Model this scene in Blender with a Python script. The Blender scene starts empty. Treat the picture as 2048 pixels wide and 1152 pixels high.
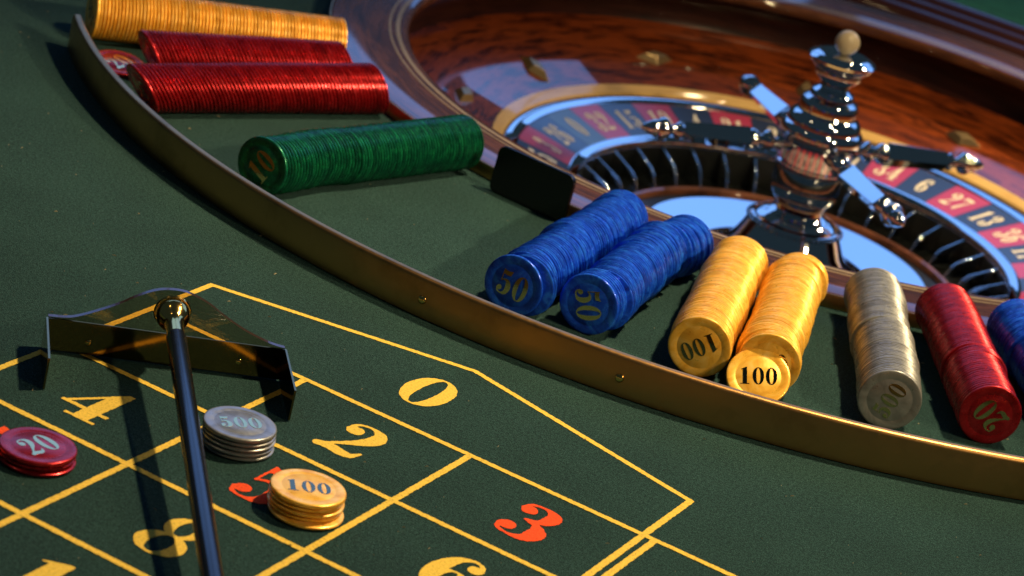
import bpy, bmesh, math, random
import numpy as np
from mathutils import Vector, Matrix

random.seed(7)
PI = math.pi
scene = bpy.context.scene
col = scene.collection

# ------------------------------------------------------------------ camera
cam_d = bpy.data.cameras.new("camera")
cam_o = bpy.data.objects.new("camera", cam_d)
col.objects.link(cam_o)
CR = Vector((0.8529977826451224, 0.46909171802139793, 0.22879629124231385))
CU = Vector((-0.36573473616617125, 0.2245059542274635, 0.9032359488405436))
CF = Vector((-0.3723343733312378, 0.854137012779653, -0.3630662168749457))
CP = Vector((0.7497541173477343, -1.2104912604988596, 0.6173518341099493))
m = Matrix.Identity(4)
for i in range(3):
    m[i][0], m[i][1], m[i][2], m[i][3] = CR[i], CU[i], -CF[i], CP[i]
cam_o.matrix_world = m
cam_d.sensor_width = 36.0
cam_d.lens = 5219.116 / 2048 * 36
cam_d.clip_start, cam_d.clip_end = 0.05, 60
cam_d.dof.use_dof = True
cam_d.dof.focus_distance = 1.52
cam_d.dof.aperture_fstop = 12.5
scene.camera = cam_o

# ------------------------------------------------------------------ world, lamps, exposure
w = bpy.data.worlds.new("World")
scene.world = w
w.use_nodes = True
w.node_tree.nodes["Background"].inputs[0].default_value = (0.30, 0.55, 0.75, 1)
w.node_tree.nodes["Background"].inputs[1].default_value = 0.050
scene.view_settings.view_transform = 'Standard'
scene.view_settings.look = 'None'
scene.view_settings.exposure = 0.0
scene.view_settings.gamma = 1.0

WC = Vector((0.1046597, 0.82140591, 0.0))          # axis of the roulette wheel

def aim(o, target):
    o.rotation_euler = (Vector(target) - o.location).to_track_quat('-Z', 'Y').to_euler()

def window_light(az0, az1, el0, el1, radiance, dist=5.0):
    """a daylight window of the room, upright, facing the table"""
    az = math.radians((az0 + az1) / 2)
    z0, z1 = dist * math.tan(math.radians(el0)), dist * math.tan(math.radians(el1))
    wd = 2 * dist * math.tan(math.radians((az1 - az0) / 2))
    d = bpy.data.lights.new("window_light", 'AREA')
    d.shape = 'RECTANGLE'
    d.size, d.size_y = wd, z1 - z0
    mx = max(radiance)
    d.color = [c / mx for c in radiance]
    d.energy = mx * PI * wd * (z1 - z0)
    o = bpy.data.objects.new("window_light", d)
    o.location = (WC.x + dist * math.cos(az), WC.y + dist * math.sin(az), (z0 + z1) / 2)
    col.objects.link(o)
    aim(o, (WC.x, WC.y, (z0 + z1) / 2))

BLUE = (0.29, 0.64, 1.55)
for a0, a1, e0, e1 in ((58, 80, 19.5, 42), (82, 94, 19.5, 42), (95, 107.5, 20.5, 36), (109, 134, 17.4, 44), (136, 160, 19.5, 42)):
    window_light(a0, a1, e0, e1, BLUE)

def lamp(loc, energy, color, radius, spot=None, target=None, blend=0.5):
    d = bpy.data.lights.new("lamp", 'SPOT' if spot else 'POINT')
    d.energy, d.color, d.shadow_soft_size = energy, color, radius
    if spot:
        d.spot_size, d.spot_blend = math.radians(spot), blend
    o = bpy.data.objects.new("lamp", d)
    o.location = loc
    col.objects.link(o)
    if target:
        aim(o, target)

WARM = (1.0, 0.74, 0.40)
lamp((0.60, 0.66, 1.45), 165, WARM, 0.045, 56, (0.16, 0.02, 0), 1.0)
lamp((2.30, -0.25, 1.45), 78, WARM, 0.045, 55, (-0.10, 0.60, 0), 1.0)
lamp((1.50, 0.16, 0.92), 95, WARM, 0.025, 30, (-0.22, 0.40, 0), 1.0)  # added spot, strengthens the highlights on the left chip rows
lamp((0.85, 0.30, 1.50), 78, WARM, 0.03, 40, (0.32, 1.00, 0), 1.0)  # added spot, brightens the wheel's wood and rings
lamp((0.70, 1.85, 1.25), 210, WARM, 0.03, 34, (0.42, 1.13, 0), 1.0)
lamp((0.10, 2.40, 2.3), 6, WARM, 0.03)
lamp((-0.75, -0.35, 1.75), 2.5, WARM, 0.03)

# ------------------------------------------------------------------ materials
def mat(name, base, rough=0.5, metal=0.0, coat=0.0, coat_rough=0.05, spec=0.5, sheen=0.0, aniso=0.0):
    ma = bpy.data.materials.new(name)
    ma.use_nodes = True
    b = ma.node_tree.nodes["Principled BSDF"]
    b.inputs["Base Color"].default_value = (*base, 1)
    b.inputs["Roughness"].default_value = rough
    b.inputs["Metallic"].default_value = metal
    b.inputs["Coat Weight"].default_value = coat
    b.inputs["Coat Roughness"].default_value = coat_rough
    b.inputs["Specular IOR Level"].default_value = spec
    b.inputs["Sheen Weight"].default_value = sheen
    b.inputs["Anisotropic"].default_value = aniso
    return ma, b, ma.node_tree.nodes, ma.node_tree.links

def N(nodes, kind, **kw):
    n = nodes.new(kind)
    for k, v in kw.items():
        setattr(n, k, v)
    return n

def noise(nodes, links, vec, scale, detail=3, rough=0.55, dist=0.0):
    n = nodes.new("ShaderNodeTexNoise")
    n.inputs["Scale"].default_value = scale
    n.inputs["Detail"].default_value = detail
    n.inputs["Roughness"].default_value = rough
    n.inputs["Distortion"].default_value = dist
    if vec is not None:
        links.new(vec, n.inputs["Vector"])
    return n.outputs["Fac"]

def ramp(nodes, links, fac, stops):
    r = nodes.new("ShaderNodeValToRGB")
    e = r.color_ramp.elements
    while len(e) < len(stops):
        e.new(0.5)
    for k, (p, c) in enumerate(stops):
        e[k].position = p
        e[k].color = (*c, 1) if len(c) == 3 else c
    links.new(fac, r.inputs["Fac"])
    return r.outputs["Color"]

def bump(nodes, links, b, height, strength, distance):
    n = nodes.new("ShaderNodeBump")
    n.inputs["Strength"].default_value = strength
    n.inputs["Distance"].default_value = distance
    links.new(height, n.inputs["Height"])
    links.new(n.outputs["Normal"], b.inputs["Normal"])

def objco(nodes):
    return nodes.new("ShaderNodeTexCoord").outputs["Object"]

def felt_mat(name, dark, mid, light):
    ma, b, ns, ls = mat(name, mid, rough=1.0, spec=0.02, sheen=0.10)
    b.inputs["Sheen Roughness"].default_value = 0.6
    b.inputs["Sheen Tint"].default_value = (0.5, 0.8, 0.9, 1)
    co = objco(ns)
    fine = noise(ns, ls, co, 1250, 3, 0.8)
    c1 = ramp(ns, ls, fine, [(0.37, dark), (0.5, mid), (0.63, light)])
    mids = noise(ns, ls, co, 420, 4, 0.8)
    big = noise(ns, ls, co, 16, 4)
    mx0 = N(ns, "ShaderNodeMix", data_type='RGBA', blend_type='MULTIPLY')
    mx0.inputs[0].default_value = 1.0
    ls.new(c1, mx0.inputs[6])
    ls.new(ramp(ns, ls, mids, [(0.36, (0.45, 0.50, 0.50)), (0.64, (1.55, 1.50, 1.48))]), mx0.inputs[7])
    mx = N(ns, "ShaderNodeMix", data_type='RGBA', blend_type='MULTIPLY')
    mx.inputs[0].default_value = 1.0
    ls.new(mx0.outputs[2], mx.inputs[6])
    ls.new(ramp(ns, ls, big, [(0.25, (0.78, 0.80, 0.82)), (0.75, (1.2, 1.18, 1.18))]), mx.inputs[7])
    ls.new(mx.outputs[2], b.inputs["Base Color"])
    h = noise(ns, ls, co, 1000, 4, 0.8)
    bump(ns, ls, b, h, 1.0, 0.0020)
    return ma

M_FELT = felt_mat("felt", (0.0018, 0.0110, 0.0112), (0.0112, 0.0415, 0.0385), (0.050, 0.118, 0.106))
M_FELT2 = felt_mat("felt_far_lit", (0.02, 0.14, 0.07), (0.03, 0.19, 0.10), (0.04, 0.24, 0.13))  # brighter felt: lamplight beyond the wheel is put into the colour

def print_mat(name, c):
    ma, b, ns, ls = mat(name, c, rough=0.95, spec=0.15)
    co = objco(ns)
    f = noise(ns, ls, co, 700, 4, 0.75)
    ls.new(ramp(ns, ls, f, [(0.30, tuple(x * 0.50 for x in c)), (0.48, c), (0.72, tuple(min(1, x * 1.15) for x in c))]), b.inputs["Base Color"])
    bump(ns, ls, b, noise(ns, ls, co, 900, 4, 0.8), 0.7, 0.0008)
    return ma

M_YPRINT = print_mat("yellow_print", (0.75, 0.52, 0.082))
M_RPRINT = print_mat("red_print", (0.82, 0.085, 0.022))

def wood_mat(name, stops, coat=1.0, ior=1.7, kr=60.0, kt=3.2, coat_rough=0.03, spec=0.08):
    """lacquered veneer, the grain running round the wheel"""
    ma, b, ns, ls = mat(name, (0.2, 0.05, 0.02), rough=0.42, coat=coat, coat_rough=coat_rough, spec=spec)
    b.inputs["Coat IOR"].default_value = ior
    co = objco(ns)
    sp = ns.new("ShaderNodeSeparateXYZ")
    ls.new(co, sp.inputs[0])
    at = N(ns, "ShaderNodeMath", operation='ARCTAN2')
    ls.new(sp.outputs[1], at.inputs[0]); ls.new(sp.outputs[0], at.inputs[1])
    xx = N(ns, "ShaderNodeMath", operation='MULTIPLY'); ls.new(sp.outputs[0], xx.inputs[0]); ls.new(sp.outputs[0], xx.inputs[1])
    yy = N(ns, "ShaderNodeMath", operation='MULTIPLY_ADD'); ls.new(sp.outputs[1], yy.inputs[0]); ls.new(sp.outputs[1], yy.inputs[1]); ls.new(xx.outputs[0], yy.inputs[2])
    rr = N(ns, "ShaderNodeMath", operation='SQRT'); ls.new(yy.outputs[0], rr.inputs[0])
    ra = N(ns, "ShaderNodeMath", operation='MULTIPLY'); ls.new(rr.outputs[0], ra.inputs[0]); ra.inputs[1].default_value = kr
    ta = N(ns, "ShaderNodeMath", operation='MULTIPLY'); ls.new(at.outputs[0], ta.inputs[0]); ta.inputs[1].default_value = kt
    za = N(ns, "ShaderNodeMath", operation='MULTIPLY'); ls.new(sp.outputs[2], za.inputs[0]); za.inputs[1].default_value = kr
    cb = ns.new("ShaderNodeCombineXYZ")
    ls.new(ra.outputs[0], cb.inputs[0]); ls.new(ta.outputs[0], cb.inputs[1]); ls.new(za.outputs[0], cb.inputs[2])
    f = noise(ns, ls, cb.outputs[0], 2.2, 6, 0.62, 0.6)
    ls.new(ramp(ns, ls, f, stops), b.inputs["Base Color"])
    return ma

MAHOG = [(0.32, (0.012, 0.003, 0.0015)), (0.44, (0.080, 0.015, 0.004)), (0.56, (0.24, 0.046, 0.009)), (0.70, (0.11, 0.020, 0.005))]
M_WOOD = wood_mat("mahogany", MAHOG)
M_RIM = wood_mat("rim_mahogany", [(0.3, (0.026, 0.010, 0.006)), (0.5, (0.072, 0.026, 0.011)), (0.7, (0.135, 0.048, 0.019))], ior=1.45, coat_rough=0.05, spec=0.05)
M_TRACK = wood_mat("dark_track", [(0.3, (0.012, 0.004, 0.003)), (0.6, (0.03, 0.008, 0.005))], coat=0.25, ior=1.4, coat_rough=0.25)
M_MAPLE = wood_mat("pale_maple", [(0.3, (0.58, 0.36, 0.12)), (0.6, (0.72, 0.48, 0.18))], ior=1.5, coat_rough=0.08)
M_BROWN = wood_mat("brown_wood", [(0.3, (0.07, 0.025, 0.012)), (0.6, (0.17, 0.06, 0.03))], ior=1.5)
M_INLAY = wood_mat("pale_inlay", [(0.3, (0.22, 0.17, 0.10)), (0.6, (0.33, 0.26, 0.17))], ior=1.45)
M_CHROME = mat("chrome", (0.72, 0.74, 0.76), rough=0.035, metal=1.0)[0]
M_BLACK = mat("black_pocket", (0.006, 0.008, 0.008), rough=0.35, spec=0.4)[0]
M_RAILW = mat("rail_wood", (0.035, 0.010, 0.006), rough=0.35, coat=0.6, coat_rough=0.04, spec=0.1)[0]
M_FLOOR = mat("floor", (0.010, 0.008, 0.007), rough=0.8)[0]

def brass_mat(name, c, rough, stain=0.6, scale=38, metal=0.9):
    ma, b, ns, ls = mat(name, c, rough=rough, metal=metal)
    co = objco(ns)
    f = noise(ns, ls, co, scale, 5, 0.65)
    dk = tuple(x * (1 - stain) for x in c)
    ls.new(ramp(ns, ls, f, [(0.30, dk), (0.46, c), (0.8, tuple(min(1, x * 1.12) for x in c))]), b.inputs["Base Color"])
    g = noise(ns, ls, co, 210, 4, 0.7)
    ls.new(ramp(ns, ls, g, [(0.3, (rough * 0.9,) * 3), (0.7, (min(1, rough * 1.12),) * 3)]), b.inputs["Roughness"])
    return ma

M_BRASS = brass_mat("aged_brass", (0.44, 0.245, 0.090), 0.37, 0.38, 11, metal=1.0)
M_BRASSP = mat("polished_brass", (0.78, 0.50, 0.15), rough=0.13, metal=1.0)[0]
M_BRASSD = mat("mirror_brass", (0.27, 0.165, 0.06), rough=0.11, metal=1.0)[0]
M_DEFL = mat("deflector_brass", (0.42, 0.30, 0.15), rough=0.30, metal=0.75)[0]
M_GOLDDIM = mat("gold_foil_dimmed", (0.24, 0.185, 0.095), rough=0.07, metal=1.0)[0]  # gold foil too; the dark room it mirrors is put into the colour
M_GOLD = mat("gold_foil", (0.78, 0.57, 0.24), rough=0.12, metal=1.0)[0]
M_GOLDT = M_GOLD
M_STICK = mat("black_stick", (0.006, 0.006, 0.007), rough=0.20, spec=0.5)[0]
M_PLAQUE = mat("black_plastic", (0.002, 0.002, 0.003), rough=0.18, spec=0.4)[0]
M_IVORY = mat("ivory", (0.44, 0.37, 0.25), rough=0.32, spec=0.4)[0]
M_CREAM = mat("cream_print", (0.74, 0.68, 0.52), rough=0.5)[0]
M_NRED = mat("pocket_red", (0.42, 0.020, 0.034), rough=0.35, coat=0.6, coat_rough=0.12)[0]
M_NBLK = mat("pocket_black_sheen", (0.010, 0.014, 0.022), rough=0.35, coat=0.8, coat_rough=0.12)[0]  # black plates; the windows' blue reflection is tinted into the colour
M_NGRN = mat("pocket_green", (0.055, 0.085, 0.070), rough=0.35, coat=0.8, coat_rough=0.12)[0]
M_LINT = mat("lint", (0.30, 0.28, 0.19), rough=1.0)[0]

def chip_mat(name, base, light, dark, metal, rough, coat=0.15):
    ma, b, ns, ls = mat(name, base, rough=rough, metal=metal, coat=coat, coat_rough=0.16)
    tc = ns.new("ShaderNodeTexCoord")
    oi = ns.new("ShaderNodeObjectInfo")
    ad = N(ns, "ShaderNodeVectorMath", operation='ADD')
    ls.new(tc.outputs["Object"], ad.inputs[0])
    mu = N(ns, "ShaderNodeMath", operation='MULTIPLY'); ls.new(oi.outputs["Random"], mu.inputs[0]); mu.inputs[1].default_value = 3.0
    ls.new(mu.outputs[0], ad.inputs[1])
    f = noise(ns, ls, ad.outputs[0], 70, 4, 0.6, 1.6)
    mxv = N(ns, "ShaderNodeMix", data_type='RGBA', blend_type='MULTIPLY')
    mxv.inputs[0].default_value = 1.0
    ls.new(ramp(ns, ls, f, [(0.25, dark), (0.48, base), (0.72, light)]), mxv.inputs[6])
    ls.new(ramp(ns, ls, oi.outputs["Random"], [(0.0, (0.80, 0.79, 0.79)), (0.5, (1.0, 1.0, 1.0)), (1.0, (1.14, 1.13, 1.12))]), mxv.inputs[7])
    ls.new(mxv.outputs[2], b.inputs["Base Color"])
    g = noise(ns, ls, ad.outputs[0], 160, 2)
    ls.new(ramp(ns, ls, g, [(0.3, (rough * 0.8,) * 3), (0.7, (rough * 1.25,) * 3)]), b.inputs["Roughness"])
    return ma

CHIP = {
    "yellow": chip_mat("yellow_pearl", (0.88, 0.49, 0.055), (0.97, 0.64, 0.17), (0.66, 0.29, 0.018), 0.30, 0.33),
    "red": chip_mat("red_pearl", (0.40, 0.010, 0.016), (0.54, 0.030, 0.042), (0.22, 0.003, 0.006), 0.70, 0.27),
    "blue": chip_mat("blue_pearl", (0.004, 0.060, 0.60), (0.020, 0.18, 0.86), (0.002, 0.024, 0.30), 0.30, 0.24),
    "green": chip_mat("green_pearl", (0.003, 0.105, 0.055), (0.008, 0.24, 0.095), (0.002, 0.045, 0.030), 0.55, 0.26),
    "grey": chip_mat("grey_pearl", (0.25, 0.262, 0.262), (0.33, 0.345, 0.345), (0.17, 0.178, 0.178), 0.55, 0.33),
}

# clear amber acrylic sheet: tinted see-through with a surface reflection
M_ACRYL = bpy.data.materials.new("smoked_acrylic")
M_ACRYL.use_nodes = True
_n, _l = M_ACRYL.node_tree.nodes, M_ACRYL.node_tree.links
_n.clear()
_o = _n.new("ShaderNodeOutputMaterial"); _t = _n.new("ShaderNodeBsdfTransparent"); _g = _n.new("ShaderNodeBsdfGlossy")
_f = _n.new("ShaderNodeFresnel"); _m = _n.new("ShaderNodeMixShader")
_t.inputs[0].default_value = (0.80, 0.72, 0.60, 1); _g.inputs["Roughness"].default_value = 0.02; _f.inputs[0].default_value = 1.49
_l.new(_f.outputs[0], _m.inputs[0]); _l.new(_t.outputs[0], _m.inputs[1]); _l.new(_g.outputs[0], _m.inputs[2]); _l.new(_m.outputs[0], _o.inputs[0])
M_ACEDGE = mat("acrylic_edge", (0.035, 0.018, 0.008), rough=0.10, spec=0.45)[0]

# ------------------------------------------------------------------ mesh helpers
def mesh_obj(name, verts, faces, material, parent=None, loc=None, smooth=True, sharp=35, mats=None, fmat=None):
    me = bpy.data.meshes.new(name)
    me.from_pydata([tuple(v) for v in verts], [], faces)
    bm = bmesh.new(); bm.from_mesh(me)
    bmesh.ops.recalc_face_normals(bm, faces=bm.faces)
    bm.to_mesh(me); bm.free()
    if smooth:
        me.shade_smooth()
        me.set_sharp_from_angle(angle=math.radians(sharp))
    for mm in (mats or [material]):
        me.materials.append(mm)
    if fmat:
        for k, p in enumerate(me.polygons):
            p.material_index = fmat[k]
    return link(name, me, parent, loc)

def link(name, me, parent=None, loc=None):
    o = bpy.data.objects.new(name, me)
    col.objects.link(o)
    if parent:
        o.parent = parent
    if loc is not None:
        o.location = loc
    return o

def lathe_geo(profile, seg=96, close=False, th0=0.0):
    """profile: (r, z) points; r == 0 gives a pole"""
    V, F, rings = [], [], []
    for r, z in profile:
        if r < 1e-7:
            rings.append([len(V)]); V.append((0, 0, z))
        else:
            s = len(V)
            for k in range(seg):
                a = th0 + 2 * PI * k / seg
                V.append((r * math.cos(a), r * math.sin(a), z))
            rings.append(list(range(s, s + seg)))
    pairs = list(zip(rings[:-1], rings[1:]))
    if close:
        pairs.append((rings[-1], rings[0]))
    for A, B in pairs:
        for k in range(seg):
            k2 = (k + 1) % seg
            if len(A) == 1 and len(B) == 1:
                continue
            if len(A) == 1:
                F.append((A[0], B[k], B[k2]))
            elif len(B) == 1:
                F.append((A[k2], A[k], B[0]))
            else:
                F.append((A[k], A[k2], B[k2], B[k]))
    return V, F

def lathe(name, profile, material, parent=None, seg=96, loc=None, sharp=35, close=False):
    V, F = lathe_geo(profile, seg, close)
    return mesh_obj(name, V, F, material, parent, loc, sharp=sharp)

def lathe_axis(profile, axis_o, axis_d, seg=24):
    """profile (distance along the axis, radius), in any direction"""
    V, F = lathe_geo([(r, t) for t, r in profile], seg)
    q = Vector((0, 0, 1)).rotation_difference(Vector(axis_d).normalized()).to_matrix()
    return [q @ Vector(v) + Vector(axis_o) for v in V], F

def prism(poly, z0, z1):
    n = len(poly)
    V = [(x, y, z0) for x, y in poly] + [(x, y, z1) for x, y in poly]
    F = [tuple(range(n - 1, -1, -1)), tuple(range(n, 2 * n))] + [(k, (k + 1) % n, n + (k + 1) % n, n + k) for k in range(n)]
    return V, F

def empty(name, loc, rot=(0, 0, 0)):
    o = bpy.data.objects.new(name, None)
    o.empty_display_size = 0.02
    col.objects.link(o)
    o.location, o.rotation_euler = loc, rot
    return o

def tag(o, label, cat, group=None):
    o["label"], o["category"] = label, cat
    if group:
        o["group"] = group
    return o

def struct(o):
    o["kind"] = "structure"
    return o

# ------------------------------------------------------------------ numerals (fat-face figures drawn as thick strokes, then outlined)
def cr(points, n=14):
    P = [np.array(p, float) for p in points]
    P = [2 * P[0] - P[1]] + P + [2 * P[-1] - P[-2]]
    out = []
    for i in range(1, len(P) - 2):
        a, b, c, d = P[i - 1], P[i], P[i + 1], P[i + 2]
        for t in np.linspace(0, 1, n, endpoint=False):
            out.append(0.5 * ((2 * b) + (c - a) * t + (2 * a - 5 * b + 4 * c - d) * t ** 2 + (3 * b - a - 3 * c + d) * t ** 3))
    out.append(P[-2])
    return np.array(out)

GX, GY, GS = 0.92, 1.16, 84
_gx = np.linspace(-0.12, GX - 0.12, int(GX * GS)); _gy = np.linspace(-0.08, GY - 0.08, int(GY * GS))
_X, _Y = np.meshgrid(_gx, _gy)

def f_stroke(pts):
    f = np.full(_X.shape, -9.0)
    for x, y, h in cr(pts):
        f = np.maximum(f, h - np.hypot(_X - x, _Y - y))
    return f

def f_ball(x, y, r):
    return r - np.hypot(_X - x, _Y - y)

def f_ell(cx, cy, rx, ry, p=2.0):
    return (1 - (np.abs((_X - cx) / rx) ** p + np.abs((_Y - cy) / ry) ** p) ** (1 / p)) * min(rx, ry)

def f_poly(pts):
    n = len(pts)
    d = np.full(_X.shape, 9.0); inside = np.zeros(_X.shape, bool)
    for i in range(n):
        (x0, y0), (x1, y1) = pts[i], pts[(i + 1) % n]
        ex, ey = x1 - x0, y1 - y0
        t = np.clip(((_X - x0) * ex + (_Y - y0) * ey) / (ex * ex + ey * ey + 1e-12), 0, 1)
        d = np.minimum(d, np.hypot(_X - x0 - t * ex, _Y - y0 - t * ey))
        cross = ((y0 > _Y) != (y1 > _Y)) & (_X < (x1 - x0) * (_Y - y0) / (y1 - y0 + 1e-12) + x0)
        inside ^= cross
    return np.where(inside, d, -d)

def digit_field(ch):
    mx = np.maximum
    if ch == "0":
        return np.minimum(f_ell(.33, .5, .315, .5, 2.1), -f_ell(.33, .5, .115, .462, 2.2))
    if ch == "1":
        return mx(f_poly([(.19, .03), (.43, .03), (.43, 1.0), (.37, 1.0), (.10, .86), (.10, .835), (.19, .86)]), f_poly([(.06, 0), (.56, 0), (.56, .045), (.06, .045)]))
    if ch == "2":
        f = mx(f_ball(.18, .745, .115), f_stroke([(.085, .74, .03), (.13, .92, .03), (.30, .972, .028), (.46, .89, .075), (.495, .73, .105), (.43, .55, .085), (.28, .35, .042), (.12, .15, .03), (.045, .045, .035)]))
        return mx(f, f_stroke([(.06, .075, .07), (.20, .115, .085), (.37, .085, .085), (.50, .10, .055), (.565, .24, .022)]))
    if ch == "3":
        f = mx(f_ball(.16, .78, .105), f_stroke([(.075, .78, .03), (.13, .93, .03), (.29, .972, .028), (.445, .89, .08), (.47, .75, .10), (.40, .59, .055), (.24, .53, .024)]))
        f = mx(f, f_stroke([(.24, .53, .024), (.42, .475, .055), (.505, .29, .115), (.44, .09, .08), (.27, .028, .028), (.11, .07, .03), (.06, .2, .03)]))
        return mx(f, f_ball(.155, .23, .11))
    if ch == "4":
        f = mx(f_poly([(.33, .02), (.54, .02), (.54, 1.0), (.46, 1.0), (.33, .80)]), f_poly([(.0, .245), (.66, .245), (.66, .31), (.0, .31)]))
        return mx(mx(f, f_poly([(.0, .245), (.075, .27), (.50, .96), (.46, 1.0)])), f_poly([(.22, 0), (.65, 0), (.65, .05), (.22, .05)]))
    if ch == "5":
        f = mx(f_poly([(.115, .99), (.14, .965), (.34, .955), (.50, 1.0), (.53, 1.0), (.475, .80), (.30, .775), (.14, .805)]), f_poly([(.115, .99), (.15, .99), (.15, .50), (.115, .50)]))
        f = mx(f, f_stroke([(.13, .52, .025), (.27, .59, .035), (.43, .535, .085), (.50, .33, .118), (.44, .11, .08), (.27, .028, .028), (.11, .065, .03), (.06, .19, .03)]))
        return mx(f, f_ball(.155, .22, .105))
    if ch in "69":
        f = mx(f_ball(.47, .80, .095), f_stroke([(.535, .82, .03), (.49, .93, .03), (.36, .972, .028), (.21, .85, .065), (.135, .55, .105), (.15, .26, .09), (.28, .05, .035)]))
        f = mx(f, np.minimum(f_ell(.34, .30, .275, .30, 2.1), -f_ell(.335, .30, .085, .262, 2.2)))
        return f if ch == "6" else f[::-1, ::-1] * 1.0
    if ch == "7":
        f = f_poly([(.06, .70), (.10, .70), (.16, .82), (.58, .82), (.60, .97), (.50, .955), (.36, 1.0), (.22, .955), (.115, 1.0), (.06, 1.0)])
        return mx(f, f_stroke([(.575, .93, .02), (.47, .66, .045), (.35, .36, .085), (.29, .10, .10)]))
    f = np.minimum(f_ell(.32, .745, .235, .255), -f_ell(.33, .755, .095, .215))
    return mx(f, np.minimum(f_ell(.32, .27, .30, .27), -f_ell(.315, .265, .125, .228)) if True else f)

def contours(f):
    """marching squares; closed loops of points"""
    seg = {}
    ny, nx = f.shape
    def ip(a, b):
        (i0, j0), (i1, j1) = a, b
        v0, v1 = f[i0, j0], f[i1, j1]
        t = v0 / (v0 - v1)
        return (_gx[j0] + (j1 - j0) * t * (_gx[1] - _gx[0]), _gy[i0] + (i1 - i0) * t * (_gy[1] - _gy[0]))
    s = f > 0
    pts = {}
    cells = np.argwhere((s[:-1, :-1].astype(int) + s[:-1, 1:] + s[1:, :-1] + s[1:, 1:]) % 4 != 0)
    for i, j in cells:
        c = [(i, j), (i, j + 1), (i + 1, j + 1), (i + 1, j)]
        cross = []
        for k in range(4):
            a, b = c[k], c[(k + 1) % 4]
            if s[a] != s[b]:
                key = (min(a, b), max(a, b))
                pts[key] = ip(*key)
                cross.append((key, bool(s[a])))
        outs = [k for k, fl in cross if fl]; ins = [k for k, fl in cross if not fl]
        if len(outs) == 2:
            ks = [k for k, _ in cross]
            if cross[0][1]:
                pr = [(ks[0], ks[1]), (ks[2], ks[3])]
            else:
                pr = [(ks[1], ks[2]), (ks[3], ks[0])]
            for a, b in pr:
                seg[a] = b
        elif outs:
            seg[outs[0]] = ins[0]
    loops = []
    while seg:
        k0, nx_ = next(iter(seg.items()))
        loop = [k0]; del seg[k0]
        while nx_ != k0 and nx_ in seg:
            loop.append(nx_)
            t = seg.pop(nx_); nx_ = t
        L = np.array([pts[k] for k in loop])
        if len(L) > 8:
            loops.append(L)
    return loops

def simplify(L, tol):
    def dp(a, b):
        if b - a < 2:
            return []
        p, q = L[a], L[b]
        d = q - p; ln = np.hypot(*d) + 1e-12
        dist = np.abs(d[0] * (L[a + 1:b, 1] - p[1]) - d[1] * (L[a + 1:b, 0] - p[0])) / ln
        k = int(dist.argmax())
        if dist[k] < tol:
            return []
        k += a + 1
        return dp(a, k) + [k] + dp(k, b)
    h = len(L) // 2
    L = np.vstack([L, L[:1]])
    idx = [0] + dp(0, h) + [h] + dp(h, len(L) - 1)
    return L[idx]

_GL = {}
def glyph(ch):
    if ch not in _GL:
        f = digit_field(ch)
        if ch == "9":
            g = digit_field("6")
            loops = [np.column_stack([0.63 - L[:, 0], 1.0 - L[:, 1]]) for L in contours(g)]
        else:
            loops = contours(f)
        loops = [simplify(L, 0.0045) for L in loops]
        _GL[ch] = (loops, 0.40 if ch == "1" and False else 0.68)
    return _GL[ch]

def fill_mesh(name, loops, extrude=0.0):
    """filled outlines as a mesh (even-odd), lying in XY"""
    cu = bpy.data.curves.new(name, 'CURVE')
    cu.dimensions = '2D'; cu.fill_mode = 'BOTH' if extrude else 'FRONT'; cu.extrude = extrude
    for L in loops:
        sp = cu.splines.new('POLY')
        sp.points.add(len(L) - 1)
        sp.points.foreach_set("co", np.column_stack([L, np.zeros(len(L)), np.ones(len(L))]).ravel())
        sp.use_cyclic_u = True
    o = bpy.data.objects.new(name, cu)
    col.objects.link(o)
    dg = bpy.context.evaluated_depsgraph_get()
    me = bpy.data.meshes.new_from_object(o.evaluated_get(dg))
    me.name = name
    bpy.data.objects.remove(o); bpy.data.curves.remove(cu)
    return me

def text_loops(txt, height, xs=1.0, gap=0.02, jitter=0.0, rnd=None):
    out, x = [], 0.0
    for ch in txt:
        loops, adv = glyph(ch)
        for L in loops:
            out.append(np.column_stack([L[:, 0] + x, L[:, 1]]))
        x += adv + gap
    wd = x - gap - 0.02
    res = []
    for L in out:
        L = np.column_stack([(L[:, 0] - wd / 2) * height * xs, (L[:, 1] - 0.5) * height])
        if jitter:
            P = []
            for i in range(len(L)):
                a, b = L[i], L[(i + 1) % len(L)]
                n = max(1, int(np.hypot(*(b - a)) / 0.0011))
                for k in range(n):
                    P.append(a + (b - a) * k / n)
            L = np.array(P) + (rnd.random((len(P), 2)) - 0.5) * jitter
        res.append(L)
    return res

NR = np.random.default_rng(3)

# ------------------------------------------------------------------ table felt with its hole for the wheel
def felt_sheet():
    n = 128
    R, V, F = 0.4239, [], []
    cx, cy = WC.x, WC.y
    x0, x1, y0, y1 = -2.4, 2.4, -2.2, 1.262
    for k in range(n):
        a = 2 * PI * k / n
        V.append((cx + R * math.cos(a), cy + R * math.sin(a), 0))
    for k in range(n):
        a = 2 * PI * k / n
        dx, dy = math.cos(a), math.sin(a)
        t = min([((x1 - cx) / dx) if dx > 1e-9 else 9e9, ((x0 - cx) / dx) if dx < -1e-9 else 9e9, ((y1 - cy) / dy) if dy > 1e-9 else 9e9, ((y0 - cy) / dy) if dy < -1e-9 else 9e9])
        V.append((cx + dx * t, cy + dy * t, 0))
    for k in range(n):
        k2 = (k + 1) % n
        F.append((k, k + n, k2 + n, k2))
    for c in ((x0, y0), (x1, y0), (x1, y1), (x0, y1)):
        a = math.atan2(c[1] - cy, c[0] - cx) % (2 * PI)
        k = int(a / (2 * PI / n)) % n
        V.append((*c, 0)); F.append((k + n, len(V) - 1, (k + 1) % n + n))
    return V, F

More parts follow.
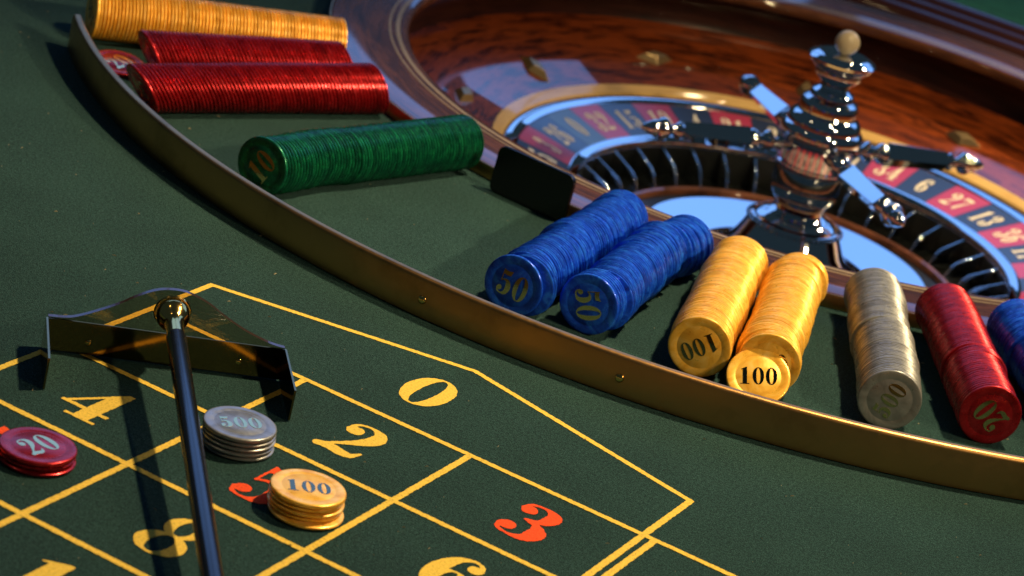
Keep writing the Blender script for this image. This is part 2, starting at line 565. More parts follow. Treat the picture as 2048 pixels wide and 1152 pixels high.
V, F = felt_sheet()
felt = struct(mesh_obj("table_felt", V, F, M_FELT, smooth=False))
V, F = prism([(-8, -8), (8, -8), (8, 8), (-8, 8)], -0.80, -0.75)
struct(mesh_obj("floor", V, F, M_FLOOR, smooth=False))

# printed layout
CA, CB, LW = 0.11155, 0.08634, 0.0040

def strip_mesh(name, pts, width, z, material, parent):
    """a printed line along a polyline, its edges slightly frayed by the cloth"""
    P = [np.array(p, float) for p in pts]
    L, R = [], []
    for i in range(len(P)):
        d0 = (P[i] - P[i - 1]) if i else (P[1] - P[0])
        d1 = (P[i + 1] - P[i]) if i < len(P) - 1 else d0
        d0 = d0 / np.hypot(*d0); d1 = d1 / np.hypot(*d1)
        n0 = np.array([-d0[1], d0[0]]); n1 = np.array([-d1[1], d1[0]])
        b = n0 + n1; b = b / np.hypot(*b); b = b / max(0.4, b @ n0)
        L.append(P[i] + b * width / 2); R.append(P[i] - b * width / 2)
    V, F = [], []
    def row(a, b):
        j = (NR.random(2) - 0.5) * 0.0005
        d = (a - b) / np.hypot(*(a - b))
        V.append((*(a + d * j[0]), z)); V.append((*(b + d * j[1]), z))
    for i in range(len(P) - 1):
        n = max(2, int(np.hypot(*(P[i + 1] - P[i])) / 0.0012))
        for k in range(n):
            t = k / n
            row(L[i] + (L[i + 1] - L[i]) * t, R[i] + (R[i + 1] - R[i]) * t)
    row(L[-1], R[-1])
    for k in range(len(V) // 2 - 1):
        F.append((2 * k, 2 * k + 1, 2 * k + 3, 2 * k + 2))
    return mesh_obj(name, V, F, material, parent, smooth=False)

Y0 = -0.0010
strip_mesh("printed_line", [(0.0, -0.62), (0.0014, 0.0615), (0.1675, 0.1021), (0.3334, 0.0613), (3 * CA, -0.62)], LW, 0.00030, M_YPRINT, felt)
strip_mesh("printed_line", [(0.0, Y0), (0.62, Y0)], LW, 0.00042, M_YPRINT, felt)
for k in (1, 2):
    strip_mesh("printed_line", [(k * CA, Y0), (k * CA, -0.62)], LW, 0.00036, M_YPRINT, felt)
strip_mesh("printed_line", [(3 * CA + 0.0062, Y0 - 0.001), (3 * CA + 0.0062, -0.62)], LW, 0.00036, M_YPRINT, felt)
for k in (1, 2, 3, 4):
    strip_mesh("printed_line", [(0, -k * CB), (3 * CA, -k * CB)], LW, 0.00042 + 0.00001 * k, M_YPRINT, felt)

REDS = {1, 3, 5, 7, 9, 12}
def layout_number(n, x, y, h=0.0460, xs=1.0):
    me = fill_mesh("printed_numeral", text_loops(str(n), h, xs, jitter=0.0005, rnd=NR))
    me.materials.append(M_RPRINT if n in REDS else M_YPRINT)
    o = link("printed_numeral", me, felt, (x, y, 0.00034))
layout_number(0, 0.1650, 0.0500)
for n in range(1, 13):
    c_, r_ = (n - 1) % 3, (n - 1) // 3
    layout_number(n, (c_ + 0.5) * CA + (0.003, 0.005, 0.0065)[c_], Y0 - (r_ + 0.5) * CB + (0.011 if n == 1 else 0.0008))

# lint and crumbs lying on the cloth
V, F = [], []
for k in range(620):
    x, y = random.uniform(-0.45, 0.75), random.uniform(-0.45, 0.5)
    if math.hypot(x - WC.x, y - WC.y) < 0.432:
        continue
    ln, wd = (random.uniform(0.0002, 0.0005), random.uniform(0.00016, 0.00036)) if random.random() < 0.55 else (random.uniform(0.0006, 0.0019), 0.00012)
    a = random.uniform(0, PI)
    dx, dy = math.cos(a) * ln, math.sin(a) * ln
    ex, ey = -math.sin(a) * wd, math.cos(a) * wd
    s = len(V)
    V += [(x - dx, y - dy, 0.0005), (x + ex, y + ey, 0.0009), (x + dx, y + dy, 0.0006), (x - ex, y - ey, 0.0005), (x, y, 0.0013)]
    F += [(s, s + 1, s + 4), (s + 1, s + 2, s + 4), (s + 2, s + 3, s + 4), (s + 3, s, s + 4)]
lint = mesh_obj("lint", V, F, M_LINT, smooth=False)
lint["kind"] = "stuff"

# ------------------------------------------------------------------ curved brass fence of the chip tray
FC, FR = Vector((0.12366608, 0.7494083, 0)), 0.6101
fence = tag(empty("brass_fence", (FC.x, FC.y - FR, 0)), "long curved aged brass strip standing on the felt in front of the chip rows", "brass fence")
def arc_wall(prof, c, th0, th1, n):
    V, F, m_ = [], [], len(prof)
    for k in range(n + 1):
        a = math.radians(th0 + (th1 - th0) * k / n)
        for r, z in prof:
            V.append((c.x + r * math.cos(a) - fence.location.x, c.y + r * math.sin(a) - fence.location.y, z))
    for k in range(n):
        for i in range(m_):
            j = (i + 1) % m_
            F.append((k * m_ + i, k * m_ + j, (k + 1) * m_ + j, (k + 1) * m_ + i))
    F.append(tuple(range(m_))); F.append(tuple(range(n * m_ + m_ - 1, n * m_ - 1, -1)))
    return V, F
H = 0.0270
prof = [(FR, 0.0009), (FR, H - 0.0026), (FR - 0.0004, H - 0.0012), (FR - 0.0013, H - 0.0003), (FR - 0.0025, H), (FR - 0.0050, H), (FR - 0.0058, H - 0.0007), (FR - 0.0060, H - 0.002), (FR - 0.0060, 0.0009)]
V, F = arc_wall(prof, FC, 223.7, 322, 160)
mesh_obj("strip", V, F, M_BRASS, fence)
for sx, sy in ((0.1046, 0.1436), (0.2386, 0.1554)):
    a = math.atan2(sy - FC.y, sx - FC.x)
    d = Vector((math.cos(a), math.sin(a), 0))
    p = FC + d * (FR - 0.0003) + Vector((0, 0, 0.0125)) - fence.location
    V, F = lathe_axis([(0, 0.0030), (0.0006, 0.0030), (0.0014, 0.0026), (0.0020, 0.0016), (0.0022, 0)], p, d, 20)
    mesh_obj("screw", V, F, M_BRASSP, fence)

# ------------------------------------------------------------------ roulette wheel
ROT = math.atan2(CP.y - WC.y, CP.x - WC.x) + PI      # grain seam turned to the near, hidden side
bowl = tag(empty("roulette_bowl", WC), "large round polished mahogany roulette bowl set into the table", "roulette bowl")
def wl(name, profile, material, seg=192, sharp=35):
    o = lathe(name, profile, material, bowl, seg, sharp=sharp)
    o.rotation_euler = (0, 0, ROT)
    return o
wl("rim", [(0.4237, -0.06), (0.4237, 0.0094), (0.4230, 0.0103), (0.4215, 0.0106), (0.3990, 0.0099), (0.3640, 0.0086), (0.3600, 0.0078), (0.3580, 0.0062), (0.3573, 0.0040), (0.3576, 0.0010), (0.3590, -0.0015)], M_RIM)
wl("inlay", [(0.3757, 0.0080), (0.3755, 0.0093), (0.3738, 0.0092), (0.3736, 0.0080)], M_INLAY)
wl("inlay", [(0.3697, 0.0075), (0.3695, 0.0090), (0.3660, 0.0089), (0.3657, 0.0073)], M_INLAY)
wl("ball_track", [(0.3592, -0.0012), (0.3650, -0.0040), (0.3730, -0.0080), (0.3775, -0.0140), (0.3788, -0.0240), (0.3782, -0.0330), (0.3762, -0.0378)], M_TRACK)
wl("apron", [(0.3765, -0.0376), (0.3735, -0.0382), (0.3400, -0.0479), (0.3000, -0.0597), (0.2706, -0.0684)], M_WOOD)
wl("inner_ring", [(0.2708, -0.0690), (0.2702, -0.0676), (0.2660, -0.0694), (0.2606, -0.0722), (0.2600, -0.0735), (0.2600, -0.1300)], M_MAPLE)
wl("brass_edging", [(0.4241, 0.0006), (0.4256, 0.0006), (0.4256, 0.0096), (0.4251, 0.0104), (0.4240, 0.0104)], M_BRASS)
def deflector(th, radial, r):
    a = math.radians(th)
    sl = math.atan2(0.0303, 0.1038)
    L, Wd, h = 0.0215, 0.0105, 0.0060
    k = 0.52
    base = [(L, 0), (0, Wd), (-L, 0), (0, -Wd)]
    top = [(L * k, 0), (0, Wd * k), (-L * k, 0), (0, -Wd * k)]
    V = [(x, y, -0.001) for x, y in base] + [(x, y, h) for x, y in top]
    F = [(3, 2, 1, 0), (4, 5, 6, 7)] + [(i, (i + 1) % 4, 4 + (i + 1) % 4, 4 + i) for i in range(4)]
    o = mesh_obj("deflector", V, F, M_DEFL, bowl, smooth=False)
    z = -0.0382 - (0.3735 - r) * math.tan(sl)
    # local x along the radius (or round the wheel), tipped with the apron
    rad = Vector((math.cos(a) * math.cos(sl), math.sin(a) * math.cos(sl), math.sin(sl)))
    tan = Vector((-math.sin(a), math.cos(a), 0))
    nz = rad.cross(tan)
    X, Yv = (rad, tan) if radial else (tan, -rad)
    mm = Matrix.Identity(4)
    for i in range(3):
        mm[i][0], mm[i][1], mm[i][2] = X[i], Yv[i], nz[i]
    mm[0][3], mm[1][3], mm[2][3] = r * math.cos(a), r * math.sin(a), z
    o.matrix_local = mm
    bv = o.modifiers.new("bevel", 'BEVEL'); bv.width = 0.0006; bv.segments = 2
for th, rad_, r in ((170.3, True, 0.2985), (140.7, False, 0.3139), (112.4, True, 0.3060), (83.0, False, 0.3130), (198.1, False, 0.3027), (54, True, 0.306), (26, False, 0.313)):
    deflector(th, rad_, r)

rotor = tag(empty("roulette_rotor", WC), "numbered chrome rotor with central spindle and four handles inside the bowl", "roulette rotor")
def rl(name, profile, material, seg=160, sharp=35, parent=None):
    return lathe(name, profile, material, parent or rotor, seg, sharp=sharp)
rl("outer_ring", [(0.2590, -0.1100), (0.2592, -0.0748), (0.2588, -0.0741), (0.2575, -0.0741), (0.2482, -0.0766), (0.2474, -0.0770), (0.2471, -0.0790)], M_CHROME)
rl("inner_ring", [(0.1993, -0.0905), (0.1990, -0.0886), (0.1975, -0.0887), (0.1925, -0.0904), (0.1908, -0.0912), (0.1900, -0.0930), (0.1899, -0.0970)], M_CHROME)
rl("pocket_bed", [(0.1900, -0.0970), (0.1898, -0.1265), (0.1255, -0.1265)], M_BLACK)
rl("wood_ring", [(0.1570, -0.1264), (0.1566, -0.1222), (0.1552, -0.1206), (0.1535, -0.1203), (0.1512, -0.1214), (0.1502, -0.1232), (0.1500, -0.1264)], M_BROWN)
rl("cone", [(0.1262, -0.1264), (0.1262, -0.1192), (0.1252, -0.1182), (0.1080, -0.1210), (0.0900, -0.1238), (0.0780, -0.1254), (0.0720, -0.1258), (0.0670, -0.1250), (0.0610, -0.1215), (0.0540, -0.1145), (0.0470, -0.1040), (0.0392, -0.0880), (0.0300, -0.0870)], M_CHROME)

SEQ = [0, 32, 15, 19, 4, 21, 2, 25, 17, 34, 6, 27, 13, 36, 11, 30, 8, 23, 10, 5, 24, 16, 33, 1, 20, 14, 31, 9, 22, 18, 29, 7, 28, 12, 35, 3, 26]
WREDS = {1, 3, 5, 7, 9, 12, 14, 16, 18, 19, 21, 23, 25, 27, 30, 32, 34, 36}
DTH = 360 / 37
i34 = SEQ.index(34)
PR0, PZ0, PR1, PZ1 = 0.1996, -0.0889, 0.2468, -0.0774
plate_meshes = {}
def plate_mesh(material):
    V, F = [], []
    seg = 6
    g = 0.00025
    for k in range(seg + 1):
        for r, z in ((PR0, PZ0 - 0.004), (PR0, PZ0), (PR1, PZ1), (PR1, PZ1 - 0.004)):
            a = math.radians(-DTH / 2 + DTH * k / seg)
            if k == 0: a += g / r
            if k == seg: a -= g / r
            V.append((r * math.cos(a), r * math.sin(a), z))
    for k in range(seg):
        for i in range(3):
            F.append((4 * k + i, 4 * k + i + 1, 4 * k + i + 5, 4 * k + i + 4))
    F.append((0, 1, 2, 3)); F.append(tuple(4 * seg + i for i in (3, 2, 1, 0)))
    me = bpy.data.meshes.new("number_plate")
    me.from_pydata(V, [], F)
    bm = bmesh.new(); bm.from_mesh(me); bmesh.ops.recalc_face_normals(bm, faces=bm.faces); bm.to_mesh(me); bm.free()
    me.materials.append(material)
    return me
for mm_ in (M_NRED, M_NBLK, M_NGRN):
    plate_meshes[mm_.name] = plate_mesh(mm_)
numeral_meshes = {}
for n, num in enumerate(SEQ):
    mm_ = M_NGRN if num == 0 else (M_NRED if num in WREDS else M_NBLK)
    th = math.radians(84.6 + DTH / 2 - (n - i34) * DTH)
    p = link("number_plate", plate_meshes[mm_.name], rotor)
    p.rotation_euler = (0, 0, th)
    loops = text_loops(str(num), 0.027, 0.62, gap=0.05)
    # up = outwards, laid on the sloping plate
    me = fill_mesh("numeral", loops)
    me.materials.append(M_CREAM)
    sl = (PZ1 - PZ0) / (PR1 - PR0)
    rm = 0.2232
    for v in me.vertices:
        r = rm + v.co.y
        s = -v.co.x
        a = s / rm
        v.co = (r * math.cos(a), r * math.sin(a), PZ0 + (r - PR0) * sl + 0.00022)
    link("numeral", me, p)
# frets between the pockets: bent chrome blades
def fret_mesh():
    pr = [(0.1903, -0.0952), (0.1660, -0.1068), (0.1610, -0.1120), (0.1568, -0.1205), (0.1572, -0.1262), (0.1903, -0.1262)]
    V, F = [], []
    t = 0.0013
    for s in (-1, 1):
        for r, z in pr:
            V.append((r, s * t, z))
    n = len(pr)
    F = [tuple(range(n)), tuple(range(2 * n - 1, n - 1, -1))] + [(k, (k + 1) % n, n + (k + 1) % n, n + k) for k in range(n)]
    me = bpy.data.meshes.new("fret")
    me.from_pydata(V, [], F)
    bm = bmesh.new(); bm.from_mesh(me); bmesh.ops.recalc_face_normals(bm, faces=bm.faces)
    bmesh.ops.bevel(bm, geom=[e for e in bm.edges if e.calc_face_angle(0) > 0.3], offset=0.0007, segments=2, affect='EDGES', profile=0.5)
    bm.to_mesh(me); bm.free()
    me.shade_smooth(); me.set_sharp_from_angle(angle=math.radians(50))
    me.materials.append(M_CHROME)
    return me
fm = fret_mesh()
for k in range(37):
    o = link("fret", fm, rotor)
    o.rotation_euler = (0, 0, math.radians(84.6 + DTH * k))
rl("spindle", [(0.0398, -0.0890), (0.0400, -0.0868), (0.0388, -0.0850), (0.0368, -0.0846), (0.0362, -0.0826), (0.0335, -0.0802), (0.0290, -0.0778), (0.0245, -0.0757), (0.0222, -0.0735), (0.0214, -0.0702), (0.0245, -0.0655), (0.0285, -0.0590),
    (0.0299, -0.0510), (0.0298, -0.0390), (0.0308, -0.0370), (0.0314, -0.0345), (0.0312, -0.0320), (0.0300, -0.0308), (0.0300, -0.0140), (0.0312, -0.0130), (0.0316, -0.0108), (0.0338, -0.0098), (0.0352, -0.0075), (0.0358, -0.0035),
    (0.0352, 0.0003), (0.0335, 0.0028), (0.0318, 0.0038), (0.0318, 0.0058), (0.0310, 0.0090), (0.0285, 0.0125), (0.0258, 0.0143), (0.0250, 0.0160), (0.0252, 0.0200), (0.0247, 0.0235), (0.0235, 0.0260), (0.0205, 0.0280), (0.0190, 0.0288),
    (0.0190, 0.0308), (0.0178, 0.0335), (0.0150, 0.0355), (0.0130, 0.0375), (0.0126, 0.0400), (0.0140, 0.0425), (0.0175, 0.0455), (0.0203, 0.0485), (0.0209, 0.0508), (0.0205, 0.0528), (0.0225, 0.0545), (0.0265, 0.0578), (0.0286, 0.0604),
    (0.0288, 0.0620), (0.0272, 0.0638), (0.0222, 0.0661), (0.0210, 0.0665), (0.0207, 0.0668), (0.0, 0.0668)], M_CHROME, 72, 28)
# beading round the spindle foot
V, F = [], []
for k in range(48):
    a = 2 * PI * k / 48
    v, f = lathe_geo([(0, -0.0015), (0.0010, -0.0011), (0.0015, 0), (0.0010, 0.0011), (0, 0.0015)], 8)
    s = len(V)
    V += [(x + 0.0415 * math.cos(a), y + 0.0415 * math.sin(a), z - 0.0870) for x, y, z in v]
    F += [tuple(i + s for i in q) for q in f]
mesh_obj("beading", V, F, M_CHROME, rotor)
ZH = -0.0165
for k in range(4):
    a = math.radians(47.6 + 90 * k)
    d = Vector((math.cos(a), math.sin(a), 0))
    o0 = Vector((0, 0, ZH))
    V, F = lathe_axis([(0.028, 0.0045), (0.0335, 0.0048), (0.0350, 0.0068), (0.0372, 0.0068), (0.0385, 0.0040), (0.0405, 0.0034), (0.0425, 0.0045), (0.0450, 0.0082), (0.0480, 0.0096), (0.0510, 0.0084), (0.0530, 0.0055), (0.0555, 0.0046),
                       (0.0575, 0.0066), (0.0600, 0.0090), (0.0630, 0.0095), (0.0655, 0.0085), (0.0662, 0.0070)], o0, d, 24)
    V2, F2 = lathe_axis([(0.1268, 0.0052), (0.1276, 0.0068), (0.1300, 0.0078), (0.1325, 0.0066), (0.1345, 0.0045), (0.1370, 0.0042), (0.1395, 0.0060), (0.1425, 0.0094), (0.1455, 0.0100), (0.1485, 0.0088), (0.1500, 0.0070),
                         (0.1520, 0.0074), (0.1560, 0.0062), (0.1610, 0.0038), (0.1640, 0.0018), (0.1645, 0)], o0, d, 24)
    h = mesh_obj("handle", V, F, M_CHROME, rotor)
    mesh_obj("finial", V2, F2, M_CHROME, h)
    # six-sided tapering bar
    side = Vector((-math.sin(a), math.cos(a), 0))
    Vb, Fb = [], []
    for t, q in ((0.0655, 0.0100), (0.0672, 0.0112), (0.1262, 0.0088), (0.1272, 0.0074)):
        for i in range(4):
            b_ = i * PI / 2
            Vb.append(o0 + d * t + side * math.cos(b_) * q * 1.05 + Vector((0, 0, math.sin(b_) * q)))
    for s in range(3):
        for i in range(4):
            j = (i + 1) % 4
            Fb.append((4 * s + i, 4 * s + j, 4 * s + 4 + j, 4 * s + 4 + i))
    Fb += [(3, 2, 1, 0), (12, 13, 14, 15)]
    bar = mesh_obj("grip", Vb, Fb, M_CHROME, h, smooth=False)
    bv = bar.modifiers.new("bevel", 'BEVEL'); bv.width = 0.0007; bv.segments = 2

V, F = lathe_geo([(0.0104 * math.sin(PI * k / 24), -0.0104 * math.cos(PI * k / 24)) for k in range(25)], 40)
V = [(0, 0, v[2]) if math.hypot(v[0], v[1]) < 1e-6 else v for v in V]
tag(mesh_obj("roulette_ball", V, F, M_IVORY, None, (WC.x, WC.y, 0.0668 + 0.0104), sharp=80), "small ivory ball resting on top of the chrome spindle", "roulette ball")

# ------------------------------------------------------------------ neighbouring table edge at the far right
rail = tag(empty("table_rail", (0.3, 1.345, 0)), "dark moulded wooden table rail with bright glints behind the wheel", "wooden rail")
pr = [(1.296, -0.06), (1.296, -0.004), (1.300, 0.001), (1.306, 0.0045), (1.313, 0.0050), (1.319, 0.002), (1.322, -0.003), (1.326, -0.003), (1.330, 0.003), (1.338, 0.0075), (1.346, 0.0065), (1.351, 0.001), (1.355, 0.001), (1.360, 0.006), (1.370, 0.010), (1.381, 0.0085), (1.388, 0.003), (1.391, -0.004), (1.391, -0.06)]
V, F = [], []
for x in (-2.4, 2.4):
    V += [(x - 0.3, y - 1.345, z) for y, z in pr]
n = len(pr)
F = [(k, k + 1, n + k + 1, n + k) for k in range(n - 1)]
mesh_obj("moulding", V, F, M_RAILW, rail, sharp=50)
V, F = prism([(-2.4, 1.3905), (2.4, 1.3905), (2.4, 4.2), (-2.4, 4.2)], -0.02, -0.001)
f2 = mesh_obj("far_felt", V, F, M_FELT2, None, smooth=False)
struct(f2)

# ------------------------------------------------------------------ chips
CRAD, CT = 0.0200, 0.00270
PROF_FACE = [(0, 1.0), (0.0134, 1.0), (0.0139, 0.84), (0.0144, 0.84), (0.0149, 1.0), (0.0186, 1.0), (0.0194, 0.92), (0.01985, 0.68), (0.0200, 0.30), (0.0200, -0.30), (0.01985, -0.68), (0.0194, -0.92), (0.0186, -1.0), (0, -1.0)]
PROF_EDGE = [(0, 1.0), (0.0168, 1.0), (0.0174, 0.76), (0.0189, 0.68), (0.0196, 0.54), (0.0200, 0.26), (0.0200, -0.26), (0.0196, -0.54), (0.0189, -0.68), (0.0174, -0.76), (0.0168, -1.0), (0, -1.0)]
def chip_mesh(color, face):
    V, F = lathe_geo([(r, z * CT / 2) for r, z in (PROF_FACE if face else PROF_EDGE)], 64 if face else 48)
    me = bpy.data.meshes.new(color + "_chip")
    me.from_pydata(V, [], F)
    bm = bmesh.new(); bm.from_mesh(me); bmesh.ops.recalc_face_normals(bm, faces=bm.faces); bm.to_mesh(me); bm.free()
    me.shade_smooth(); me.set_sharp_from_angle(angle=math.radians(40))
    me.materials.append(CHIP[color])
    return me
CM = {(c, f): chip_mesh(c, f) for c in CHIP for f in (False, True)}
NM = {}
def numeral_mesh(txt):
    if txt not in NM:
        h = {"10": 0.0165, "20": 0.0165, "50": 0.0172, "100": 0.0120, "500": 0.0120}[txt]
        me = fill_mesh("numeral", text_loops(txt, h, 0.93 if len(txt) == 3 else 0.90, gap=0.02 if len(txt) == 2 else 0.05))
        # raise the foil slightly, with a rolled border
        bm = bmesh.new(); bm.from_mesh(me)
        bmesh.ops.recalc_face_normals(bm, faces=bm.faces)
        if bm.faces and sum(f.normal.z for f in bm.faces) < 0:
            bmesh.ops.reverse_faces(bm, faces=bm.faces)
        r = bmesh.ops.extrude_face_region(bm, geom=list(bm.faces))
        for v in [g for g in r["geom"] if isinstance(g, bmesh.types.BMVert)]:
            v.co.z += 0.00016
        bm.to_mesh(me); bm.free()
        me.materials.append(M_GOLDDIM if txt == "100" else M_GOLD)
        NM[txt] = me
    return NM[txt]

def place_chip(color, matrix, label, group, face=None, roll=0.0):
    """face: text on the +z side of the chip"""
    o = link(color + "_chip", CM[(color, face is not None)])
    o.matrix_world = matrix
    tag(o, label, "gaming chip", group)
    if face:
        k = link("numeral", numeral_mesh(face), o, (0, 0, CT / 2 + 0.00002))
        k.rotation_euler = (0, 0, roll)
    return o

def frame(origin, zdir, up=Vector((0, 0, 1))):
    z = Vector(zdir).normalized()
    x = up.cross(z)
    if x.length < 1e-4:
        x = Vector((1, 0, 0))
    x.normalize()
    y = z.cross(x)
    mm = Matrix.Identity(4)
    for i in range(3):
        mm[i][0], mm[i][1], mm[i][2], mm[i][3] = x[i], y[i], z[i], origin[i]
    return mm

ROWS = [
    # colour, value, front x,y, back x,y, roll of the front figure, words, wobble, lean front/back (degrees), front chip slipped
    ("yellow", "100", -0.3265, 0.3634, -0.1920, 0.5084, 150, "farthest gold row", 0.00010, 0, 0, 0),
    ("red", "20", -0.2489, 0.3324, -0.1600, 0.4688, 200, "middle red row", 0.00012, 28, 22, 0),
    ("red", "20", -0.2087, 0.2680, -0.1185, 0.4459, 190, "red row by the loose chip", 0.00012, 33, 18, 0),
    ("green", "10", -0.0717, 0.2176, -0.0198, 0.4081, 62, "green row", 0.0003, 0, 0, 2),
    ("blue", "50", 0.1408, 0.2019, 0.1248, 0.3885, -7, "blue row by the plaque", 0.0008, 0, 0, 1),
    ("blue", "50", 0.1814, 0.2180, 0.1681, 0.3921, -72, "blue row by the gold rows", 0.0008, 0, 0, 0),
    ("yellow", "100", 0.2571, 0.2251, 0.2101, 0.3917, 217, "gold row by the blue rows", 0.0006, 0, 0, 0),
    ("yellow", "100", 0.2978, 0.2445, 0.2497, 0.4045, 20, "gold row by the grey row", 0.0006, 0, 0, 0),
    ("grey", "500", 0.3725, 0.2670, 0.2954, 0.4331, 70, "grey row", 0.00040, 0, 0, 0),
    ("red", "20", 0.4256, 0.3089, 0.3393, 0.4598, 144, "red row beside the grey row", 0.0004, 0, 0, 0),
    ("blue", "50", 0.4780, 0.3450, 0.3836, 0.4852, 30, "rightmost blue row", 0.0005, 0, 0, 0),
]
for color, val, fx, fy, bx, by, roll, words, wob, lean0, lean1, lead in ROWS:
    F0, B0 = Vector((fx, fy, 0)), Vector((bx, by, 0))
    d = (B0 - F0); L = d.length; d.normalize()
    side = Vector((-d.y, d.x, 0))
    rnd = random.Random(int(abs(fx * 1e4) + abs(fy * 1e5)))
    spots, t = [], 0.0
    while t < L:
        ln = math.radians(lean0 + (lean1 - lean0) * t / L)
        st = CT / math.cos(ln)
        if t + st > L + CT * 0.3:
            break
        spots.append((t + st / 2, ln)); t += st
    n = len(spots)
    off = 0.0
    cname = "gold" if color == "yellow" else color
    group = "chips standing on edge in the " + words
    for k, (t, ln) in enumerate(spots):
        if rnd.random() < 0.07:
            off += rnd.uniform(-1, 1) * wob * 6
        off = off * 0.97 + rnd.uniform(-1, 1) * wob * 0.8
        hz = CRAD * math.cos(ln) + CT / 2 * math.sin(ln)
        p = F0 + d * t + side * off + Vector((0, 0, hz + rnd.uniform(0, 1) * wob * 0.5))
        z = -d * math.cos(ln) - Vector((0, 0, 1)) * math.sin(ln) + side * rnd.uniform(-1, 1) * 0.006
        if lead == 2:
            z = z - side * 0.24 * max(0.25, 1 - k / n)
        if k == 0:
            pp = p.copy()
            if lead == 1:
                pp += -Vector((CR.x, CR.y, 0)).normalized() * 0.0058 - d * 0.0012
            place_chip(color, frame(pp, z), "front %s chip marked %s of the %s" % (cname, val, words), group, val, math.radians(roll))
        else:
            mtx = frame(p, z) @ Matrix.Rotation(rnd.uniform(0, 6.28), 4, 'Z')
            part = "near the front end of" if k < n * 0.34 else ("about halfway along" if k < n * 0.67 else "near the bowl end of")
            lab = "%s chip on edge %s the %s" % (cname, part, words)
            if k == n - 1:
                lab = "last %s chip against the bowl rim in the %s" % (cname, words)
            place_chip(color, mtx, lab, group)

# stacks on the layout
def stack(color, val, x, y, n, ang, names, shifts, pitch):
    for k in range(n):
        sx, sy = shifts[k]
        top = k == n - 1
        mtx = Matrix.Translation((x + sx, y + sy, 0.0004 + CT / 2 + k * pitch)) @ Matrix.Rotation(math.radians(ang if top else random.uniform(0, 360)), 4, 'Z')
        lab = names[0] if top else (names[2] if k == 0 else names[1])
        place_chip(color, mtx, lab, names[3], val if top else None, 0)
stack("grey", "500", 0.1340, -0.1054, 5, 48.2, ["top silver chip marked 500 of the stack beside the black stick", "silver chip in the middle of the stack beside the black stick", "bottom silver chip of the stack beside the black stick", "stacked silver chips beside the rake"],
      [(0.0006, 0.0004), (0.0003, -0.0004), (0.0006, 0.0001), (0.0002, 0.0001), (0, 0)], CT)
stack("yellow", "100", 0.1983, -0.1363, 5, 37.7, ["top gold chip marked 100 of the stack covering the red 5", "gold chip in the middle of the stack covering the red 5", "bottom gold chip jutting out of the stack on the red 5", "stacked gold chips on the layout"],
      [(0.0022, -0.0016), (-0.0004, 0.0006), (0.0003, 0.0), (-0.0005, 0.0003), (0, 0)], CT)
stack("red", "20", 0.0793, -0.2078, 3, 80.3, ["top red chip marked 20 of the small stack by the red 7", "middle red chip of the small stack by the red 7", "bottom red chip of the small stack by the red 7", "stacked red chips on the layout"],
      [(0.0008, -0.0006), (-0.0004, 0.0002), (0, 0)], CT)

# loose chips in the tray
el = math.radians(50)
back = Vector((-0.22, 0.97, 0)).normalized()
zd = (-back) * math.cos(el) + Vector((0, 0, math.sin(el)))
place_chip("yellow", frame((0.2978, 0.2305, 0.0152), zd), "bright loose gold chip marked 100 leaning back between fence and gold row", "loose chips in the tray", "100", math.radians(18))
el = math.radians(84)
zd = Vector((0.75, -0.65, 0)).normalized() * math.cos(el) + Vector((0, 0, math.sin(el)))
place_chip("red", frame((-0.2720, 0.3300, 0.0038), zd), "loose red chip lying tilted against the fence beside red rows", "loose chips in the tray", "20", math.radians(40))

# ------------------------------------------------------------------ black plaque
PA, PB = Vector((0.0163, 0.3922, 0)), Vector((0.0754, 0.3867, 0))
dx = (PB - PA).normalized(); ny = Vector((dx.y, -dx.x, 0))
Wp, Hp, Tp, rc = 0.0652, 0.0352, 0.0042, 0.0055
poly = []
for cx, cy, a0 in ((Wp / 2 - rc, rc, -90), (Wp / 2 - rc, Hp - rc, 0), (-Wp / 2 + rc, Hp - rc, 90), (-Wp / 2 + rc, rc, 180)):
    for k in range(7):
        a = math.radians(a0 + 15 * k)
        poly.append((cx + rc * math.cos(a), cy + rc * math.sin(a)))
V, F = prism(poly, -Tp, 0)
V = [(x, z, y) for x, y, z in V]
pq = mesh_obj("plaque", V, F, M_PLAQUE, None, smooth=False)
mid = (PA + PB) / 2 + ny * 0.0
mm = Matrix.Identity(4)
for i in range(3):
    mm[i][0], mm[i][1], mm[i][2] = dx[i], -ny[i], (0, 0, 1)[i]
    mm[i][3] = mid[i] + (dx * 0.0028)[i]
pq.matrix_world = mm @ Matrix.Rotation(math.radians(-3), 4, 'X')
bv = pq.modifiers.new("bevel", 'BEVEL'); bv.width = 0.0006; bv.segments = 2
tag(pq, "plain black plaque with rounded corners standing on edge against the bowl rim", "plaque")

# ------------------------------------------------------------------ croupier's rake
RA = Vector((0.0038, -0.0981, 0)); rd = Vector((0.76970504, 0.63839968, 0)); rn = Vector((0.63839968, -0.76970504, 0))
rake = tag(empty("chip_rake", RA), "croupier's rake with brass blade, smoky clear hump and black stick", "rake")
def rk(s, n_, z):
    return rd * s + rn * n_ + Vector((0, 0, z))
def slab(name, outline, n0, n1, material, matedge=None):
    k = len(outline)
    V = [rk(s, n0, z) for s, z in outline] + [rk(s, n1, z) for s, z in outline]
    F = [tuple(range(k)), tuple(range(2 * k - 1, k - 1, -1))] + [(i, (i + 1) % k, k + (i + 1) % k, k + i) for i in range(k)]
    return mesh_obj(name, V, F, material, rake, smooth=False, mats=[material, matedge or material], fmat=[0, 0] + [1] * k)
S0, S1, SH, T = -0.0056, 0.1282, 0.0202, 0.0011
slab("blade", [(S0, 0.0012), (S1, 0.0012), (S1, SH), (S0, SH)], 0.0, T, M_BRASSD)
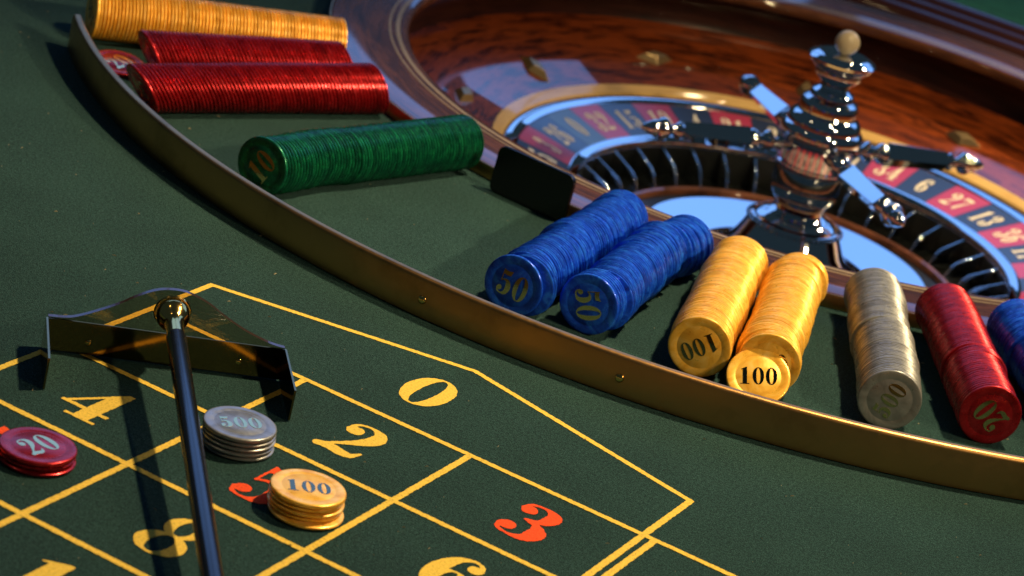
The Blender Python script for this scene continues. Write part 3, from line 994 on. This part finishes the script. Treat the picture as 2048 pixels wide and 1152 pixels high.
def wing(s, sgn):
    out = [(0.0, 0.0008), (0.0515, 0.0008), (0.0515, 0.0194), (0.0, SH)]
    V = [rk(s, n_, z) for n_, z in out] + [rk(s + sgn * T, n_, z) for n_, z in out]
    F = [(0, 1, 2, 3), (7, 6, 5, 4)] + [(i, (i + 1) % 4, 4 + (i + 1) % 4, 4 + i) for i in range(4)]
    return mesh_obj("wing", V, F, M_BRASSD, rake, smooth=False)
wing(S0, -1); wing(S1, 1)
hp = [(-0.0056, 0.0206), (0.0045, 0.0212), (0.0114, 0.0232), (0.0217, 0.0281), (0.0319, 0.0337), (0.0390, 0.0386), (0.0470, 0.0432), (0.0530, 0.0455), (0.0590, 0.0464), (0.0650, 0.0464), (0.0710, 0.0450), (0.0811, 0.0408), (0.0909, 0.0347), (0.1037, 0.0278), (0.1161, 0.0231), (0.1230, 0.0213), (0.1282, 0.0206)]
hp = [tuple(p) for p in cr([(s, z) for s, z in hp], 4)]
slab("hump", [(S1, 0.0015)] + hp[::-1] + [(S0, 0.0015)], -0.0034, -0.0002, M_ACRYL, M_ACEDGE)
for s, z in ((0.0185, 0.0086), (0.1036, 0.0092)):
    V, F = lathe_axis([(0, 0.0017), (0.0005, 0.0017), (0.0010, 0.0010), (0.0011, 0)], rk(s, T, z), rn, 16)
    mesh_obj("screw", V, F, M_BRASSP, rake)
KS, KZ = 0.0612, 0.0338
kd = (Vector((0.2204, -0.2591, 0.0215)) - (RA + rk(KS, 0.004, KZ))).normalized()
k0 = rk(KS, 0.0003, KZ)
V, F = lathe_axis([(0, 0), (0.0, 0.0100), (0.0010, 0.0105), (0.0022, 0.0100), (0.0024, 0.0090), (0.0036, 0.0096), (0.0060, 0.0095), (0.0088, 0.0086), (0.0112, 0.0072), (0.0132, 0.0058), (0.0150, 0.0052), (0.0200, 0.0050), (0.0310, 0.0050)], k0, kd, 48)
mesh_obj("knob", V, F, M_BRASSP, rake, sharp=30)
V, F = lathe_axis([(0.0304, 0.0), (0.0304, 0.0053), (0.0310, 0.0055), (0.30, 0.0056), (0.62, 0.0052), (0.622, 0)], k0, kd, 40)
mesh_obj("stick", V, F, M_STICK, rake, sharp=40)
